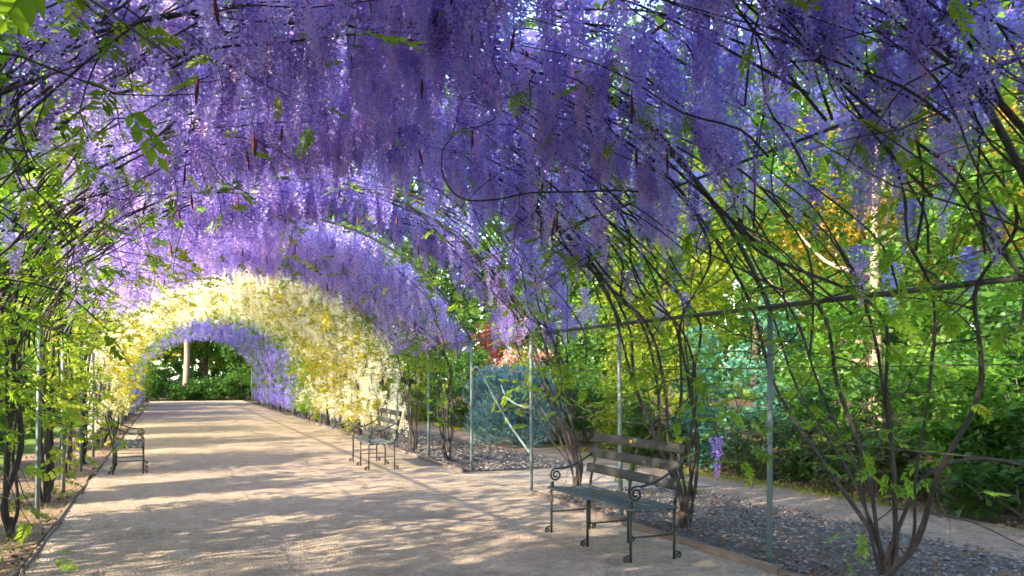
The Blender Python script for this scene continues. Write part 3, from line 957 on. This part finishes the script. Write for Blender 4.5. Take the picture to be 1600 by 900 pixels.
# left garden, glimpsed between the vines
left_words = ['nearest the photographer', 'beside the upper left corner vine', 'behind the left picture edge', 'behind the foremost visible left trunk', 'behind the second left trunk', 'behind the left bench',
              'just past the left bench', 'at the start of the white flowers', 'by the white flowers midway', 'by the end of the white flowers', 'by the far violet flowers', 'at the far end of the tunnel']
for k, (y, r) in enumerate([(-2.2, 2.2), (2.9, 2.9), (8.3, 1.6), (11.5, .95), (15.4, 2.1), (20.3, 1.85), (25.1, 1.85), (31.0, 2.4), (36.4, 2.1), (41.6, 2.2), (46.6, 2.0), (51.0, 1.8)]):  # shrub row added, gaps and heights shaped for sun bands on the path
    sh = shrub('leafy_shrub', 'added green shade shrub on the left lawn ' + left_words[k], -3.8 + RG.normal(0, .12), y, r, RG.uniform(3.5, 4.0) if k < 3 else RG.uniform(2.8, 3.2),
               M[['mid_green', 'bright_green', 'dark_green', 'mid_green', 'bright_green'][k % 5]], int(3200 * r + 2400), .17, int(34 * r + 20), LEAF_BED, zlo=.03, group='shade shrubs added in the left garden')
    sh.scale = (1.15 / max(r, 1.15), 1, 1)
for lab, x, y, h, cr, mt in [  # first two are unseen, added to darken the near flowers and path
        ('unseen shade tree added left of the arbour near the photographer', -8.5, 2.4, 8.5, 2.9, 'mid_green'),
        ('unseen shade tree added left of the arbour behind the photographer', -8.0, -4.5, 8.5, 3.0, 'mid_green'),
        ('bright tree on the left lawn behind the left vines', -13.0, 34.0, 7.0, 3.0, 'lime_green'),
        ('green tree far off on the left lawn', -9.0, 46.0, 7.0, 3.0, 'mid_green')]:
    tree('garden_tree', lab, x, y, h, cr, M[mt], 12000, .19, .17, 'brown_bark', .2, 70, 'trees of the left garden')

# far end: hedge and trees that close the view
for k, (x, lab) in enumerate([(-1.6, 'dark clipped hedge bush left of the far tunnel opening'), (.6, 'dark hedge bush in the middle of the far opening'),
                              (2.8, 'dark hedge bush right of middle in the far opening'), (5.0, 'dark hedge bush at the right of the far opening')]):
    shrub('hedge_bush', lab, x, 57.5, 1.6, [2.3, 1.4, 1.5, 2.4][k], M['mid_green'], 4200, .16, 40, LEAF_BED, group='hedge closing the far end', zlo=.02)
tree('end_tree', 'tree with pale bare trunk beyond the far tunnel opening', 1.0, 59.0, 13, 3.0, M['gold_green'], 12000, .2, .24, 'pale_bark', .42, 50, 'trees beyond the far end')
tree('end_tree', 'dark green tree left of the pale trunk beyond the opening', -2.6, 61.0, 8.5, 2.8, M['mid_green'], 10000, .25, .2, 'brown_bark', .1, 50, 'trees beyond the far end')
tree('end_tree', 'dark green tree right of the pale trunk beyond the opening', 4.6, 60.0, 8.5, 2.8, M['mid_green'], 10000, .25, .2, 'brown_bark', .1, 50, 'trees beyond the far end')
tree('end_tree', 'yellow-green tree right behind the pale trunk', 2.4, 63.5, 9.5, 2.8, M['lime_green'], 10000, .25, .2, 'brown_bark', .15, 50, 'trees beyond the far end')

# a far wood closing the horizon on the right and ahead
def wood(n):
    a = RG.uniform(math.radians(-25), math.radians(100), n)      # from +Y towards +X
    cl = RG.uniform(math.radians(-25), math.radians(100), 90)
    hh = RG.uniform(20, 31, 90)
    ci = RG.integers(0, 90, n)
    a = cl[ci] + RG.normal(0, .035, n)
    d = np.where(np.abs(a - 1.3) < 5, 1, 1) * (RG.uniform(0, 9, n) + 38 + 34 * np.clip(np.cos(a), 0, 1) ** 2)
    z = hh[ci] * RG.uniform(0, 1, n)
    P = np.stack([np.sin(a) * d, np.cos(a) * d, z], 1)
    me = scatter_mesh('far_wood', LEAF_QUAD, P, rot_rand(n), RG.uniform(.7, 1.3, n) * 1.1, M['mid_green'], RG.uniform(0, 1, 90)[ci])
    return tag(link('far_wood', me), 'far green wood closing the view behind the garden', 'wood', None, 'stuff')
wood(95000)

# ------------------------------------------------------------------ ground cover
def chips(name, n, x0, x1, y0, y1, z, mat, smin, smax, label, cat, bias=1.0):
    V0 = np.array([[-.5, -.2, 0], [.5, -.25, 0], [.45, .2, .0], [-.4, .25, 0], [-.42, -.15, .22], [.42, -.18, .25], [.4, .15, .2], [-.35, .2, .24]], float)
    F0 = np.array([[4, 5, 6, 7], [0, 1, 5, 4], [1, 2, 6, 5], [2, 3, 7, 6], [3, 0, 4, 7]])
    t = RG.uniform(0, 1, n) ** bias
    P = np.stack([RG.uniform(x0, x1, n), y0 + (y1 - y0) * t, np.full(n, z) + RG.uniform(0, .012, n)], 1)
    me = scatter_mesh(name, (V0, F0), P, rot_rand(n, .22), RG.uniform(smin, smax, n), mat)
    return tag(link(name, me), label, cat, None, 'stuff')
chips('mulch_chips', 11000, 4.45, 6.75, 1.0, 10.0, .002, M['chip'], .012, .042, 'grey bark chips covering the near mulch bed', 'mulch', 1.3)
chips('mulch_chips', 2500, 4.45, 6.7, 12.9, 30.0, .002, M['chip'], .03, .08, 'grey bark chips beyond the cross path', 'mulch', 1.6)
chips('leaf_litter', 1500, 7.9, 10.5, 2.0, 20.0, -.01, M['chip_brown'], .03, .08, 'fallen leaves under the right shrubs', 'leaf litter')

chips('leaf_litter', 900, 4.45, 6.7, 1.0, 10.0, .008, M['chip_brown'], .02, .06, 'brown leaf bits scattered over the near mulch bed', 'leaf litter', 1.2)
chips('leaf_litter', 1400, -2.5, -1.05, 5.0, 26.0, .004, M['chip_brown'], .02, .06, 'brown leaf bits under the left row of vines', 'leaf litter', 1.4)

def litter(n, x0, x1, y0, y1):
    P = np.stack([RG.uniform(x0, x1, n), y0 + (y1 - y0) * RG.uniform(0, 1, n) ** 1.4, np.full(n, .012)], 1)
    e = RG.uniform(0, 1, n) < .45                                  # more of it lies along the edges
    P[e, 0] = np.where(RG.uniform(0, 1, e.sum()) < .5, x0 + np.abs(RG.normal(0, .35, e.sum())), x1 - np.abs(RG.normal(0, .35, e.sum())))
    me = scatter_mesh('fallen_petals', LEAF_QUAD, P, rot_rand(n, .15), RG.uniform(.014, .042, n), M['petal_litter'])
    return tag(link('fallen_petals', me), 'fallen petals and bits of leaf on the sandy path', 'petals', None, 'stuff')
litter(5200, -1.05, 4.35, 2.0, 40)

def turf(name, n, xf, y0, y1, h, label):
    y = RG.uniform(y0, y1, n)
    x = xf(y) + RG.normal(0, .16, n)
    keep = np.sin(y * 1.7) + np.sin(y * .63 + 1) + RG.normal(0, .7, n) > -.6
    x, y = x[keep], y[keep]
    n = len(x)
    P = np.stack([x, y, np.full(n, -.015)], 1)
    d = np.stack([RG.normal(0, .45, n), RG.normal(0, .45, n), np.ones(n)], 1)
    d /= np.linalg.norm(d, axis=1)[:, None]
    a = np.cross(d, RG.normal(size=(n, 3)))
    a /= np.linalg.norm(a, axis=1)[:, None]
    R = np.stack([a, d, np.cross(a, d)], -1)
    return tag(link(name, mesh_like(name, P, R, RG.uniform(.5, 1.2, n) * h)), label, 'grass', None, 'stuff')
def mesh_like(name, P, R, s):
    return scatter_mesh(name, LEAF_NARROW, P, R, s, M['grass'])
turf('grass', 12000, lambda y: 7.95 + .08 * np.sin(y), 3, 30, .06, 'strip of short yellow-green grass along the garden bed')
turf('grass', 2500, lambda y: -1.55 + .1 * np.sin(y), 7, 30, .07, 'thin grass between the trunks of the left row')
